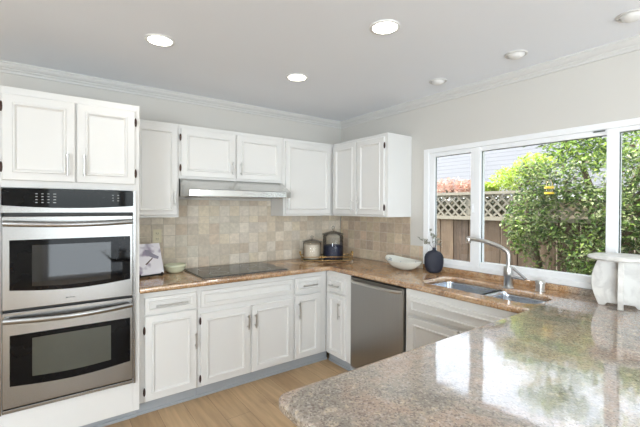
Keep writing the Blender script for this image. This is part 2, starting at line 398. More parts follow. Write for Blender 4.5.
# ------------------------------------------------------------------ cabinets
DT = .019
DOORP = [(0, 0), (.004, .004*0+.0), (.042, 0), (.047, .006), (.056, .006), (.064, -.006), (.07, -.007)]
def door_bm(x0, x1, z0, z1, y, inset=1.0, raised=False):
    bm = bmesh.new()
    if raised:   # slab with a raised rectangular bead
        a = min(.030, (z1-z0)*.2)
        pr = [(0, 0-.004), (.004, 0), (a, 0), (a+.003, .010), (a+.011, .010), (a+.016, -.002), (a+.03, -.002)]
    else:
        a = .045*inset
        pr = [(0, -.004), (.004, 0), (a, 0), (a+.004, .008), (a+.012, .008), (a+.021, -.006), (a+.03, -.007)]
    rect_profile(bm, x0, x1, z0, z1, y, pr, y+DT)
    return bm
def pull(parent, x, z, y, vertical, L=.115):
    """bar pull with two posts, bar a little flared at the ends"""
    bm = bmesh.new(); out = .030
    if vertical:
        tube(bm, [(x, y-out, z-L/2), (x, y-out, z-L*.3), (x, y-out-.002, z), (x, y-out, z+L*.3), (x, y-out, z+L/2)], [.0075, .006, .0055, .006, .0075], 10)
        for s in (-1, 1): tube(bm, [(x, y+.001, z+s*L*.34), (x, y-out, z+s*L*.34)], .0045, 8)
    else:
        tube(bm, [(x-L/2, y-out, z), (x-L*.3, y-out, z), (x, y-out-.002, z), (x+L*.3, y-out, z), (x+L/2, y-out, z)], [.0075, .006, .0055, .006, .0075], 10)
        for s in (-1, 1): tube(bm, [(x+s*L*.34, y+.001, z), (x+s*L*.34, y-out, z)], .0045, 8)
    return finish('handle', bm, 'nickel', parent, smooth=True)
def hinge(parent, x, z, y):
    bm = bmesh.new()
    lathe(bm, [(0, -.030), (.004, -.028), (.008, -.016), (.009, 0), (.008, .016), (.004, .028), (0, .030)], 10, (x, y, z), 1, .9)
    return finish('hinge', bm, 'bronze', parent, smooth=True)
def cabinet(name, label, cat, loc, rz, w, depth, z0, z1, doors=(), drawers=(), toe=0, group=None, hollow=False, ends=None, toe_x=None):
    """local frame: x to the right seen from the front, y=0 at the wall, front at y=-depth"""
    t = thing(name, label, cat, loc, rz, group)
    zb = z0
    if hollow:
        boxes('body', [(0, .018, 0, -depth, zb, z1), (w-.018, w, 0, -depth, zb, z1), (.018, w-.018, 0, -.012, zb, z1), (.018, w-.018, -.012, -depth, zb, zb+.018), (.018, w-.018, -depth+.02, -depth, zb+.018, z1)], 'cab', t, bevel=.0015)
    else:
        boxes('body', [(0, w, -.002, -depth, zb, z1)], 'cab', t, bevel=.002)
    f = -depth-DT-.001
    for dct in doors:
        x0, x1, a, b = dct['r']
        dr = finish('door', door_bm(x0, x1, a, b, f, dct.get('i', 1.0)), 'cab', t)
        if 'h' in dct: pull(dr, *dct['h'], f, True, dct.get('L', .115))
        s = dct.get('hinge')
        if s:
            hx = x0-.004 if s == 'l' else x1+.004
            hz = dct.get('hz') or (a+.07, b-.07)
            for q in hz: hinge(dr, hx, q, f+.004)
    for dct in drawers:
        x0, x1, a, b = dct['r']
        dr = finish('false_front' if dct.get('false') else 'drawer', door_bm(x0, x1, a, b, f, raised=True), 'cab', t)
        if 'h' in dct: pull(dr, *dct['h'], f, False, dct.get('L', .14))
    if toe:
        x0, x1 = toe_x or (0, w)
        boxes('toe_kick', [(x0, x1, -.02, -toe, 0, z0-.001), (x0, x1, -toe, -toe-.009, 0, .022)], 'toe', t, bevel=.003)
    return t
UD = .253+YA-DT-.001        # upper carcass depth
BD = .5783+YA-DT-.001       # base carcass depth
UB, UT = 1.383, 2.148
G_U = 'white wall cabinets'; G_B = 'white base cabinets'
def A(x): return (x, YA, 0)
# wall cabinets on the oven wall
cabinet('wall_cabinet', 'narrow white single-door wall cabinet between the oven tower and the range hood', 'cabinet', A(-2.290), 0, .363, UD, UB, UT,
        doors=[dict(r=(.028, .348, 1.402, 2.116), h=(.322, 1.537), i=.75)], group=G_U)
cabinet('wall_cabinet', 'short wide white two-door wall cabinet directly above the range hood', 'cabinet', A(-1.925), 0, .988, UD, 1.703, UT,
        doors=[dict(r=(.012, .484, 1.722, 2.116), h=(.452, 1.812), hinge='l', hz=(1.79, 2.04)), dict(r=(.500, .960, 1.722, 2.116), h=(.532, 1.812))], group=G_U)
cabinet('wall_cabinet', 'white single-door wall cabinet to the right of the range hood, filling the corner', 'cabinet', A(-.935), 0, .934, UD, UB, UT,
        doors=[dict(r=(.018, .575, 1.402, 2.116), h=(.034, 1.50))], group=G_U)
# wall cabinet on the window wall; local x runs towards the window
cabinet('wall_cabinet', 'white two-door wall cabinet on the window wall above the blue jar', 'cabinet', (0, -.2545, 0), -PI/2, .7895, .345-DT-.001, UB, UT,
        doors=[dict(r=(.014, .374, 1.402, 2.116), h=(.340, 1.487)), dict(r=(.390, .756, 1.402, 2.116), h=(.426, 1.487), hinge='r', hz=(1.47, 2.035))], group=G_U)
# oven tower
TX0, TX1 = -3.06, -2.293
tw = thing('oven_cabinet', 'tall white cabinet tower with two upper doors holding the double oven', 'cabinet', A(TX0))
TW = TX1-TX0; TF = -(YA+.630)
boxes('body', [(0, .055, -.002, TF, .09, UT), (TW-.040, TW, -.002, TF, .09, UT), (.055, TW-.04, -.002, TF, 1.575, UT), (.055, TW-.04, -.002, TF, .09, .285), (.055, TW-.04, -.002, -.02, .285, 1.575)], 'cab', tw, bevel=.002)
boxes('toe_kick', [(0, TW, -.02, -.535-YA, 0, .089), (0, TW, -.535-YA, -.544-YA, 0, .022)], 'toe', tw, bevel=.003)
f = TF-DT-.001
for x0, x1, hx, s in ((.060, .404, .365, 'l'), (.412, .738, .450, 'r')):
    dr = finish('door', door_bm(x0, x1, 1.617, 2.105, f), 'cab', tw); pull(dr, hx, 1.72, f, True, .13)
    for q in (1.69, 2.03): hinge(dr, x0-.003 if s == 'l' else x1+.003, q, f+.004)
# base cabinets on the oven wall
TOE = .528+YA
cabinet('base_cabinet', 'white base cabinet with one drawer over one door beside the oven tower', 'cabinet', A(-2.291), 0, .418, BD, .092, .873,
        doors=[dict(r=(.044, .404, .100, .698), h=(.392-.0, .467), hinge='l', hz=(.17, .60))],
        drawers=[dict(r=(.044, .402, .712, .828), h=(.22, .768), L=.22)], toe=TOE, group=G_B)
cabinet('base_cabinet', 'wide white two-door base cabinet with a long false front under the cooktop', 'cabinet', A(-1.872), 0, .854, BD, .092, .873,
        doors=[dict(r=(.016, .424, .100, .655), h=(.400, .530), hinge='l', hz=(.16, .60)), dict(r=(.442, .846, .100, .655), h=(.466, .530))],
        drawers=[dict(r=(.016, .846, .700, .828), false=1)], toe=TOE, group=G_B)
cabinet('base_cabinet', 'narrow white drawer and door base cabinet in the inner corner, facing the peninsula', 'cabinet', A(-1.017), 0, .3665, BD, .092, .873,
        doors=[dict(r=(.008, .292, .100, .672), h=(.042, .545), L=.15)],
        drawers=[dict(r=(.008, .297, .690, .828), h=(.155, .757), L=.15)], toe=TOE, toe_x=(0, .401), group=G_B)
# base cabinets on the window wall (front at x = -.667)
BW = .667-DT-.001
cabinet('base_cabinet', 'slim white drawer and door base cabinet between the corner and the dishwasher', 'cabinet', (0, -.5595, 0), -PI/2, .364, BW, .092, .873,
        doors=[dict(r=(.043, .295, .100, .672), h=(.236, .535), L=.14, i=.85)],
        drawers=[dict(r=(.043, .295, .690, .828), h=(.169, .752), L=.14)], toe=.609, toe_x=(.001, .364), group=G_B)
cabinet('sink_cabinet', 'white cabinet under the sink with long beaded false front above its doors', 'cabinet', (0, -1.5405, 0), -PI/2, .885, BW, .092, .873, hollow=True,
        doors=[dict(r=(.035, .440, .100, .675)), dict(r=(.450, .860, .100, .675))],
        drawers=[dict(r=(.035, .860, .700, .828), false=1)], toe=.609, group=G_B)
cabinet('peninsula_cabinet', 'white cabinet body carrying the granite peninsula', 'cabinet', (-2.05, -3.15, 0), 0, 2.04, .0001, .092, .093)
pc = [o for o in bpy.data.objects if o.name == 'peninsula_cabinet'][0]
for c in list(pc.children): bpy.data.objects.remove(c)
boxes('body', [(.0, 2.03, 0, .70, .092, .873)], 'cab', pc, bevel=.002)
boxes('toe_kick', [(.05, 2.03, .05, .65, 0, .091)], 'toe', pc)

# ------------------------------------------------------------------ worktop with sink cut-out
ZC0, ZC1 = .8745, .9143
outer = [(-2.2915, YA-.001), (-2.2915, -.627), (-.662, -.627), (-.662, -2.411), (-2.250, -2.411), (-2.250, -3.50), (-.001, -3.50), (-.001, YA-.001)]
outer = fillet(outer, [0, .004, 0.012, .012, .045, .03, 0, 0])
hole = fillet([(-.532, -1.575), (-.180, -1.575), (-.165, -1.80), (-.165, -1.985), (-.235, -2.05), (-.235, -2.385), (-.532, -2.385)], [.07, .06, .1, .05, .04, .08, .08])
wt = slab('worktop', outer, [hole], ZC0, ZC1, .014, 'granite')
tag(wt, 'polished speckled granite worktop running along both walls and out over the peninsula', 'countertop')
boxes('splash_strip', [(-.024, -.001, -1.197, -3.4, ZC1, .9555)], 'granite', wt, bevel=.004)

# sink: two steel bowls hung under the cut-out
sk = thing('sink', 'double-bowl stainless steel undermount sink below the window', 'sink', (-.36, -1.97, ZC0))
def bowl_bm(x0, x1, y0, y1, dep):
    bm = bmesh.new(); loops = []
    for ins, z in ((-.003, .020), (0, .018), (.004, -.01), (.010, -dep*.85), (.035, -dep), (.12, -dep-.004)):
        P = fillet([(x0+ins, y0+ins), (x1-ins, y0+ins), (x1-ins, y1-ins), (x0+ins, y1-ins)], max(.02, .06-ins*.3), 5)
        loops.append([bm.verts.new((p[0]+.36, p[1]+1.97, z)) for p in P])
    for a, b in zip(loops, loops[1:]):
        for k in range(len(a)): bm.faces.new((a[k], a[(k+1) % len(a)], b[(k+1) % len(a)], b[k]))
    bm.faces.new(loops[-1])
    return bm
b1 = finish('bowl', bowl_bm(-.545, -.155, -2.020, -1.560, .20), 'sink', sk, smooth=True, angle=50)
b2 = finish('bowl', bowl_bm(-.545, -.222, -2.400, -2.048, .17), 'sink', sk, smooth=True, angle=50)
for b, cx, cy, dz in ((b1, -.35, -1.80, -.2045), (b2, -.385, -2.23, -.1745)):
    bm = bmesh.new(); lathe(bm, [(0, .006), (.02, .004), (.038, .004), (.044, .001), (.044, 0)], 24, (cx+.36, cy+1.97, dz)); finish('drain', bm, 'chrome', b, smooth=True)

# ------------------------------------------------------------------ tile backsplash
def tiles(name, rects, plane, label):
    """10 cm tumbled stone squares; plane 'A' is the oven wall, 'B' the window wall"""
    bm = bmesh.new(); cols = []; g = .0025; T = .1005
    rnd = random.Random(11 if plane == 'A' else 5)
    pal = [(214, 203, 186), (206, 193, 173), (200, 188, 170), (218, 209, 194), (196, 185, 168), (208, 198, 184), (204, 196, 180), (200, 184, 164), (214, 202, 180)] if plane == 'A' else \
          [(202, 186, 162), (192, 174, 152), (182, 164, 146), (198, 184, 158), (188, 172, 152), (208, 192, 168), (200, 178, 156)]
    for (u0, u1, z0, z1, uo) in rects:
        nz_ = int(math.ceil((z1-z0)/T-.05))
        for r in range(nz_):
            a, b = z0+r*T, min(z0+(r+1)*T, z1)
            if b-a < .012: continue
            k0 = math.floor((u0-uo)/T); u = uo+k0*T
            while u < u1-.004:
                s, e = max(u, u0), min(u+T, u1)
                if e-s > .012:
                    c = lin(rnd.choice(pal)); k = rnd.uniform(.92, 1.06); c = tuple(min(1, x*k) for x in c)
                    th = .008+rnd.uniform(-.0008, .0008)
                    if plane == 'A': fs = rect_tile(bm, s+g/2, e-g/2, a+g/2, b-g/2, YA-.001, th, 'A')
                    else: fs = rect_tile(bm, s+g/2, e-g/2, a+g/2, b-g/2, -.001, th, 'B')
                    cols += [c]*fs
                u += T
    me = bpy.data.meshes.new(name); bm.to_mesh(me); bm.free(); me.materials.append(MT['tile'])
    o = bpy.data.objects.new(name, me); COL.objects.link(o); set_tint(o, cols)
    tag(o, label, 'backsplash')
    bl = []
    for (u0, u1, z0, z1, uo) in rects:
        bl.append((u0, u1, YA-.001, YA-.0065, z0, z1) if plane == 'A' else (-.0065, -.001, u0, u1, z0, z1))
    boxes('grout', bl, 'grout', o)
    return o
def rect_tile(bm, u0, u1, z0, z1, w0, th, plane):
    c = .003; n0 = len(bm.faces)
    def P(u, d, z): return (u, w0-d, z) if plane == 'A' else (w0-d, u, z)
    j = [random.uniform(0, .0012) for _ in range(4)]
    A = [bm.verts.new(P(u, 0, z)) for u, z in ((u0, z0), (u1, z0), (u1, z1), (u0, z1))]
    B = [bm.verts.new(P(u, th-c, z)) for u, z in ((u0, z0), (u1, z0), (u1, z1), (u0, z1))]
    Q = [bm.verts.new(P(u, th, z)) for u, z in ((u0+c+j[0], z0+c+j[1]), (u1-c-j[2], z0+c), (u1-c, z1-c-j[3]), (u0+c, z1-c))]
    for X, Y in ((A, B), (B, Q)):
        for k in range(4): bm.faces.new((X[k], X[(k+1) % 4], Y[(k+1) % 4], Y[k]))
    bm.faces.new(Q)
    return len(bm.faces)-n0
ZT0 = ZC1+.0005
tiles('tile_backsplash', [(-2.291, -.010, ZT0, UB-.001, -2.29), (-1.925, -.937, UB-.001, 1.535, -2.29)], 'A', 'beige tumbled stone tile backsplash behind the cooktop')
tiles('tile_backsplash', [(-1.036, YA-.012, ZT0, UB-.001, -1.036), (-1.186, -1.037, ZT0, 1.116, -1.036)], 'B', 'brownish stone tile backsplash on the window wall behind the glass bowl')

# ------------------------------------------------------------------ double oven
OX0, OX1 = -3.000, -2.338-.0
ov = thing('double_oven', 'stainless steel built-in double wall oven with black glass windows', 'oven', (0, 0, 0))
OX0, OX1 = -3.003, -2.335
boxes('housing', [(OX0+.004, OX1-.003, -.02, -.628, .2865, 1.570)], 'black', ov)
OF = -.662
boxes('side_trim', [(OX0-.014, OX0-.001, -.651, -.655, .29, 1.573)], 'steel', ov); boxes('side_trim', [(OX1+.001, OX1+.014, -.651, -.655, .29, 1.573)], 'steel', ov)
# control panel: black glass face, gently curved lower edge over a steel strip
bm = bmesh.new(); N = 24
top = [(OX0+.002+(OX1-OX0-.004)*i/N, 1.565+.010*math.sin(PI*i/N)) for i in range(N+1)]
bot = [(OX0+.002+(OX1-OX0-.004)*i/N, 1.474-.014*math.sin(PI*i/N)) for i in range(N+1)]
prism(bm, [(x, min(z, 1.572)) for x, z in top]+bot[::-1], -.632, OF-.006, 'y'); cp = finish('control_panel', bm, 'blackglass', ov)
for r in range(4):
    for c in range(4):
        x = -2.850+c*.028; z = 1.540-r*.017
        boxes('key', [(x, x+.010+(.004 if c == 3 else 0), OF-.0065, OF-.0072, z, z+.004)], 'mark', cp)
for z in (1.540, 1.522, 1.505):
    boxes('key', [(-2.46, -2.45, OF-.0065, OF-.0072, z, z+.003)], 'mark', cp); boxes('key', [(-2.43, -2.42, OF-.0065, OF-.0072, z, z+.003)], 'mark', cp)
boxes('display', [(-2.705, -2.49, OF-.0062, OF-.0068, 1.478, 1.556)], 'blackglass', cp)
bm = bmesh.new(); bt2 = [(x, z-.0015) for x, z in bot]
prism(bm, bt2+[(OX1-.002, 1.432), (OX0+.002, 1.432)], -.632, OF-.004, 'y'); finish('lower_strip', bm, 'steel', ov)
boxes('vent_gap', [(OX0+.012, OX1-.012, -.632, -.645, 1.414, 1.4315)], 'black', ov)
def oven_door(z0, z1, g0, g1, in0, in1, hz, logo):
    bm = bmesh.new(); x0, x1 = OX0+.001, OX1-.001
    pts = [(x0, z0), (x1, z0), (x1, z1), (x0, z1)]
    prism(bm, pts, -.632, OF, 'y'); dr = finish('oven_door', bm, 'steel', ov, bevel=.005)
    bm = bmesh.new(); a, b = -2.967, -2.354
    lo = [(a+(b-a)*i/N, g0-.022*math.sin(PI*i/N)) for i in range(N+1)]
    prism(bm, [(a, g1), (b, g1)]+lo[::-1], OF+.002, OF-.0025, 'y'); gl = finish('door_glass', bm, 'blackglass', dr)
    lo = [(-2.866+(.400)*i/N, in0-.010*math.sin(PI*i/N)) for i in range(N+1)]
    bm = bmesh.new(); prism(bm, [(-2.866, in1), (-2.466, in1)]+lo[::-1], OF-.0027, OF-.0034, 'y'); finish('viewing_window', bm, 'ovenwin' if not logo else 'ovenwin_dark', gl)
    bm = bmesh.new(); pt = []; M_ = 20
    for i in range(M_+1):
        u = i/M_; s = math.sin(PI*u)
        pt.append((OX0+.010+(OX1-OX0-.020)*u, OF-.030-.028*s, hz-.010*s))
    rows = []
    for i, p in enumerate(pt):   # flattened oval bar
        rows.append([bm.verts.new((p[0], p[1]+.009*math.cos(q), p[2]+.016*math.sin(q))) for q in [2*PI*k/12 for k in range(12)]])
    for A_, B_ in zip(rows, rows[1:]):
        for k in range(12): bm.faces.new((A_[k], A_[(k+1) % 12], B_[(k+1) % 12], B_[k]))
    bm.faces.new(rows[0]); bm.faces.new(rows[-1])
    for xx in (OX0+.014, OX1-.034): box(bm, xx, xx+.020, OF+.001, OF-.032, hz-.015, hz+.015)
    finish('handle', bm, 'steel', dr, smooth=True)
    if logo:
        boxes('badge', [(-2.712, -2.650, OF-.0003, OF-.0012, .905, .932)], 'steel', dr)
        bm = bmesh.new()
        for i, wd in enumerate((.006, .004, .005, .003, .004, .005, .004)):
            x = -2.704+i*.0068; box(bm, x, x+wd*.8, OF-.0013, OF-.0017, .914, .914+(.0075 if i in (0, 3) else .0055))
        finish('badge_marks', bm, 'black', dr)
oven_door(.878, 1.412, .992, 1.276, 1.006, 1.243, 1.372, True)
oven_door(.322, .866, .448, .735, .484, .706, .826, False)
boxes('door_gap', [(OX0+.012, OX1-.012, -.632, -.640, .8665, .8775)], 'black', ov)
boxes('bottom_vent', [(OX0, OX1, -.632, -.652, .292, .312)], 'steel', ov, bevel=.002)

# ------------------------------------------------------------------ range hood
hd = thing('range_hood', 'slim stainless steel under-cabinet range hood above the cooktop', 'range hood', (-1.43, YA, 0))
hx0, hx1, hf = -1.920+1.43, -.943+1.43, -.455-YA
def hood_outline(fr, ch, ins=0):
    return [(hx0+ins, -.003-.009), (hx0+ins, fr+ch), (hx0+ins+ch*.25, fr+ch*.35), (hx0+ins+ch, fr), (hx1-ins-ch, fr), (hx1-ins-ch*.25, fr+ch*.35), (hx1-ins, fr+ch), (hx1-ins, -.012)]
bm = bmesh.new(); lv = []
for z, fr, ch in ((1.556, hf, .09), (1.608, hf, .09), (1.613, hf+.006, .088), (1.690, -.262-.03, .03), (1.7015, -.25-.02, .02)):
    lv.append([bm.verts.new((x, y, z)) for x, y in hood_outline(fr, ch)])
for A_, B_ in zip(lv, lv[1:]):
    for k in range(8): bm.faces.new((A_[k], A_[(k+1) % 8], B_[(k+1) % 8], B_[k]))
bm.faces.new(lv[0]); bm.faces.new(lv[-1]); finish('canopy', bm, 'hoodsteel', hd, bevel=.002)
boxes('filter', [(hx0+.1, -.02, hf+.07, -.05, 1.551, 1.5555), (.02, hx1-.1, hf+.07, -.05, 1.551, 1.5555)], 'steel_dark', hd)

# ------------------------------------------------------------------ cooktop
ck = thing('cooktop', 'flush black glass electric cooktop with thin steel rim set in the granite', 'cooktop', (-1.455, -.300, ZC1))
boxes('rim', [(-.385, .385, -.262, .262, .0003, .006)], 'steel', ck, bevel=.002)
gl = boxes('glass_top', [(-.377, .377, -.254, .254, .0062, .0095)], 'cookglass', ck, bevel=.001)
for x, y, r in ((-.20, .11, .09), (-.20, -.12, .075), (.17, .11, .075), (.17, -.11, .10)):
    bm = bmesh.new(); lathe(bm, [(r-.0015, .0097), (r-.0015, .0100), (r+.0015, .0100), (r+.0015, .0097)], 40, (x, y, 0)); finish('burner_ring', bm, 'mark', gl)

# ------------------------------------------------------------------ dishwasher
dw = thing('dishwasher', 'dark stainless steel dishwasher under the worktop between white cabinets', 'dishwasher', (0, -.926, 0), -PI/2)
boxes('tub', [(.006, .608, -.03, -.628, .075, .870)], 'black', dw)
boxes('front_panel', [(.010, .604, -.630, -.668, .088, .866)], 'steel_dark', dw, bevel=.006)
boxes('control_strip', [(.014, .600, -.632, -.666, .8663, .8725)], 'black', dw)
bm = bmesh.new(); pts = []
for i in range(17):
    u = i/16; e = 1 if 1 <= i <= 15 else 0
    pts.append((.022+.570*u, -.668-.034*min(1, math.sin(PI*u)*2.6)-.004, .838))
rows = [[bm.verts.new((p[0], p[1]+.007*math.cos(q), p[2]+.013*math.sin(q))) for q in [2*PI*k/10 for k in range(10)]] for p in pts]
for A_, B_ in zip(rows, rows[1:]):
    for k in range(10): bm.faces.new((A_[k], A_[(k+1) % 10], B_[(k+1) % 10], B_[k]))
bm.faces.new(rows[0]); bm.faces.new(rows[-1]); finish('handle', bm, 'nickel', dw, smooth=True)
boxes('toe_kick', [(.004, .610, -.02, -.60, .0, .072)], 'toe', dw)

# ------------------------------------------------------------------ faucet and air gap
fx, fy = -.200, -2.070
fc = thing('faucet', 'brushed chrome single-lever faucet arching over the sink', 'faucet', (fx, fy, ZC1+.0008))
bm = bmesh.new(); lathe(bm, [(0, 0), (.034, 0), (.034, .006), (.029, .010), (.028, .075), (.031, .082), (.030, .138), (.024, .152), (0, .154)], 28); finish('body', bm, 'nickel', fc, smooth=True)
bm = bmesh.new(); P = []
for i in range(23):
    u = i/22
    # rises, bends towards the left bowl and comes down a little
    if u < .25: p = (0, 0, .14+u/.25*.10)
    else:
        v = (u-.25)/.75; a = v*PI*.56
        p = (-.050*v, .02*v+.265*math.sin(min(a, PI/2))*(.35+.65*v), .24+.085*math.sin(a)**.8 if a > 0 else .24)
    P.append(p)
tube(bm, P, [.0140]*13+[.014, .0145, .014, .0145, .0155, .0165, .0175, .018, .0175, .015], 16); sp_ = finish('spout', bm, 'nickel', fc, smooth=True)
e = P[-1]; bm = bmesh.new(); tube(bm, [(e[0], e[1]-.014, e[2]+.004), (e[0], e[1]-.010, e[2]-.012), (e[0], e[1]-.008, e[2]-.030)], [.017, .020, .017], 16); finish('spray_head', bm, 'chrome', sp_, smooth=True)
bm = bmesh.new()
tube(bm, [(.004, -.004, .148), (.004, -.035, .136), (.002, -.080, .105), (-.004, -.118, .078)], [.011, .010, .009, .010], 12)
tube(bm, [(0, -.020, .082), (-.001, -.060, .078), (-.004, -.112, .074)], [.015, .012, .008], 12)
finish('lever', bm, 'chrome', fc, smooth=True)
bm = bmesh.new(); lathe(bm, [(0, 0), (.030, 0), (.030, .004), (.027, .006), (.027, .048), (.030, .050), (.030, .066), (.027, .071), (0, .072)], 28, (0, 0, 0))
ag = finish('air_gap', bm, 'nickel', None, smooth=True, loc=(-.120, -2.245, ZC1+.0003)); tag(ag, 'short cylindrical chrome air gap cap between faucet and window', 'air gap cap')

# ------------------------------------------------------------------ marble stand
ms = thing('marble_stand', 'white marble pedestal stand with round top and crossed curved legs by the window', 'pedestal stand', (-.180, -2.695, ZC1+.0008), math.radians(14))
bm = bmesh.new(); lathe(bm, [(0, .266), (.138, .266), (.152, .270), (.157, .277), (.152, .286), (.138, .291), (0, .291)], 56); finish('top', bm, 'marble', ms, smooth=True, angle=50)
def leg_panel(rz):
    bm = bmesh.new(); P = []
    n_ = 14
    for i in range(n_+1):
        u = i/n_; P.append((.100+.036*math.sin(PI*u*.92+.15), .012+.2535*u))
    lft = [(-x, z) for x, z in P]
    arch = [(-.085, 0), (-.075, .016), (.075, .016), (.085, 0)]
    poly = [(.072, 0), (.100, 0)]+P[0:]+lft[::-1]+[(-.100, 0), (-.072, 0), (-.062, .016), (.062, .016)]
    prism(bm, poly, -.013, .013, 'y'); bmesh.ops.rotate(bm, verts=bm.verts, matrix=Matrix.Rotation(rz, 3, 'Z'))
    return finish('leg', bm, 'marble', ms, bevel=.003)
leg_panel(0); leg_panel(math.radians(90))
s2 = thing('small_marble_stand', 'smaller white marble stand at the right edge, in front of the round-top stand', 'pedestal stand', (-.300, -2.955, ZC1+.0008), math.radians(14))
bm = bmesh.new(); lathe(bm, [(0, .200), (.105, .200), (.118, .206), (.120, .211), (.116, .217), (.105, .220), (0, .220)], 48); finish('top', bm, 'marble', s2, smooth=True, angle=50)
for rz in (0, 90):
    bm = bmesh.new(); prism(bm, [(-.07, 0), (.07, 0), (.092, .10), (.085, .1995), (-.085, .1995), (-.092, .10)], -.011, .011, 'y')
    bmesh.ops.rotate(bm, verts=bm.verts, matrix=Matrix.Rotation(math.radians(rz), 3, 'Z')); finish('leg', bm, 'marble', s2, bevel=.003)

# ------------------------------------------------------------------ vase with sprig
vs_ = thing('vase', 'navy blue flat round vase beside the window frame', 'vase', (-.125, -1.395, ZC1+.0008), math.radians(-42))
bm = bmesh.new()
VK = .98
prof = [(0, 0), (.040, 0), (.046, .004), (.064, .018), (.078, .050), (.083, .090), (.082, .130), (.073, .158), (.052, .180), (.022, .190), (.014, .196), (.013, .208), (.015, .214), (.010, .214), (.009, .195), (0, .190)]
rings = []
for r, z in prof:
    k = max(.55, min(1, 1.25-r*9)) if z > .003 else .75
    r *= VK; rings.append([bm.verts.new((r*math.cos(2*PI*i/36), r*k*math.sin(2*PI*i/36), z)) for i in range(36)] if r > 0 else [bm.verts.new((0, 0, z))])
for a, b in zip(rings, rings[1:]):
    for i in range(36):
        j = (i+1) % 36
        if len(a) == 1: bm.faces.new((a[0], b[i], b[j]))
        elif len(b) == 1: bm.faces.new((a[i], a[j], b[0]))
        else: bm.faces.new((a[i], a[j], b[j], b[i]))
finish('body', bm, 'navy', vs_, smooth=True, angle=60)
def leaf_mesh(name, leaves, cols, m, parent=None, loc=None):
    """leaves: (centre, direction, normal, length, width); each is a folded blade of four faces"""
    V, Fc, tint = [], [], []
    for (c, d_, n_, L_, W_), col in zip(leaves, cols):
        d_ = d_.normalized(); s = d_.cross(n_); s = s.normalized() if s.length > 1e-4 else Vector((1, 0, 0)); n2 = s.cross(d_)
        b = len(V)
        V += [c, c+d_*L_*.45+s*W_*.5+n2*W_*.15, c+d_*L_*.5-n2*W_*.05, c+d_*L_*.45-s*W_*.5+n2*W_*.15, c+d_*L_-n2*L_*.15]
        Fc += [(b, b+1, b+2), (b, b+2, b+3), (b+1, b+4, b+2), (b+2, b+4, b+3)]; tint += [col]*4
    me = bpy.data.meshes.new(name); me.from_pydata([tuple(v) for v in V], [], Fc); me.materials.append(MT[m])
    o = bpy.data.objects.new(name, me); COL.objects.link(o)
    a = me.color_attributes.new('tint', 'FLOAT_COLOR', 'CORNER')
    flat = []
    for c in tint: flat += [*c, 1]*3
    a.data.foreach_set('color', flat)
    if parent: o.parent = parent
    if loc: o.location = loc
    return o
sg = thing('leafy_sprig', 'thin dried grey-green sprig standing in the navy vase', 'sprig', (-.125, -1.395, ZC1+.197))
bm = bmesh.new(); lv, cl = [], []; rnd = random.Random(3)
Rv, Fv = R, F
for tx, tz, tf in ((-.115, .055, 0), (-.085, .020, .01), (.045, .050, .01), (.060, .005, .0), (-.035, .125, .0), (.02, .09, -.01)):
    end = Rv*tx+Fv*tf+Vector((0, 0, .03+tz)); mid_ = end*.45+Vector((0, 0, .025))
    pts = [Vector((0, 0, -.05)), Vector((0, 0, .004)), mid_, end]
    tube(bm, pts, [.0012, .0012, .001, .0007], 5)
    for k in range(7):
        u = .35+.65*k/6; q = (mid_.lerp(end, (u-.35)/.65))
        dr_ = Vector((rnd.uniform(-1, 1), rnd.uniform(-1, 1), rnd.uniform(-.3, 1)))
        lv.append((q, dr_, Vector((rnd.uniform(-1, 1), rnd.uniform(-1, 1), 1)), rnd.uniform(.032, .048), rnd.uniform(.018, .026))); g_ = rnd.uniform(.8, 1.1)
        cl.append(tuple(x*g_ for x in lin((170, 172, 158))))
finish('stem', bm, 'bark', sg); leaf_mesh('leaves', lv, cl, 'leaf', sg)

# ------------------------------------------------------------------ boat-shaped bowl
bw = thing('serving_bowl', 'long pale ceramic serving bowl with blue flecks in front of the tile', 'bowl', (-.205, -1.125, ZC1+.0008), math.radians(80))
bm = bmesh.new(); NS = 40
def boat(rings_def):
    rr = []
    for (a, b, z, lift) in rings_def:
        rr.append([bm.verts.new((a*math.cos(t)*(1+.10*abs(math.cos(t))**6), b*math.sin(t), z+lift*abs(math.cos(t))**3*(1.25 if math.cos(t) > 0 else .6))) for t in [2*PI*i/NS for i in range(NS)]])
    return rr
rr = boat([(.055, .035, .0, 0), (.075, .045, .002, 0), (.135, .088, .024, .004), (.180, .122, .056, .012), (.198, .134, .078, .020), (.196, .132, .081, .020), (.186, .125, .074, .018), (.14, .090, .038, .006), (.06, .035, .014, 0)])
for a, b in zip(rr, rr[1:]):
    for i in range(NS): bm.faces.new((a[i], a[(i+1) % NS], b[(i+1) % NS], b[i]))
bm.faces.new(rr[0]); bm.faces.new(rr[-1]); bo = finish('body', bm, 'bowl', bw, smooth=True, angle=60)
bm = bmesh.new(); rnd = random.Random(9)
for i in range(26):
    t = rnd.uniform(0, 2*PI); k = rnd.uniform(.86, .97)
    x, y = .187*k*math.cos(t), .108*k*math.sin(t); z = .072-(1-k)*.24+.02*abs(math.cos(t))**3*(1.25 if math.cos(t) > 0 else .6)*k
    lathe(bm, [(0, .0035), (.005, .002), (.006, 0)], 8, (x, y, z), rnd.uniform(.7, 1.6), rnd.uniform(.6, 1.2))
finish('blue_flecks', bm, 'bluedab', bo, smooth=True)['kind'] = 'stuff'

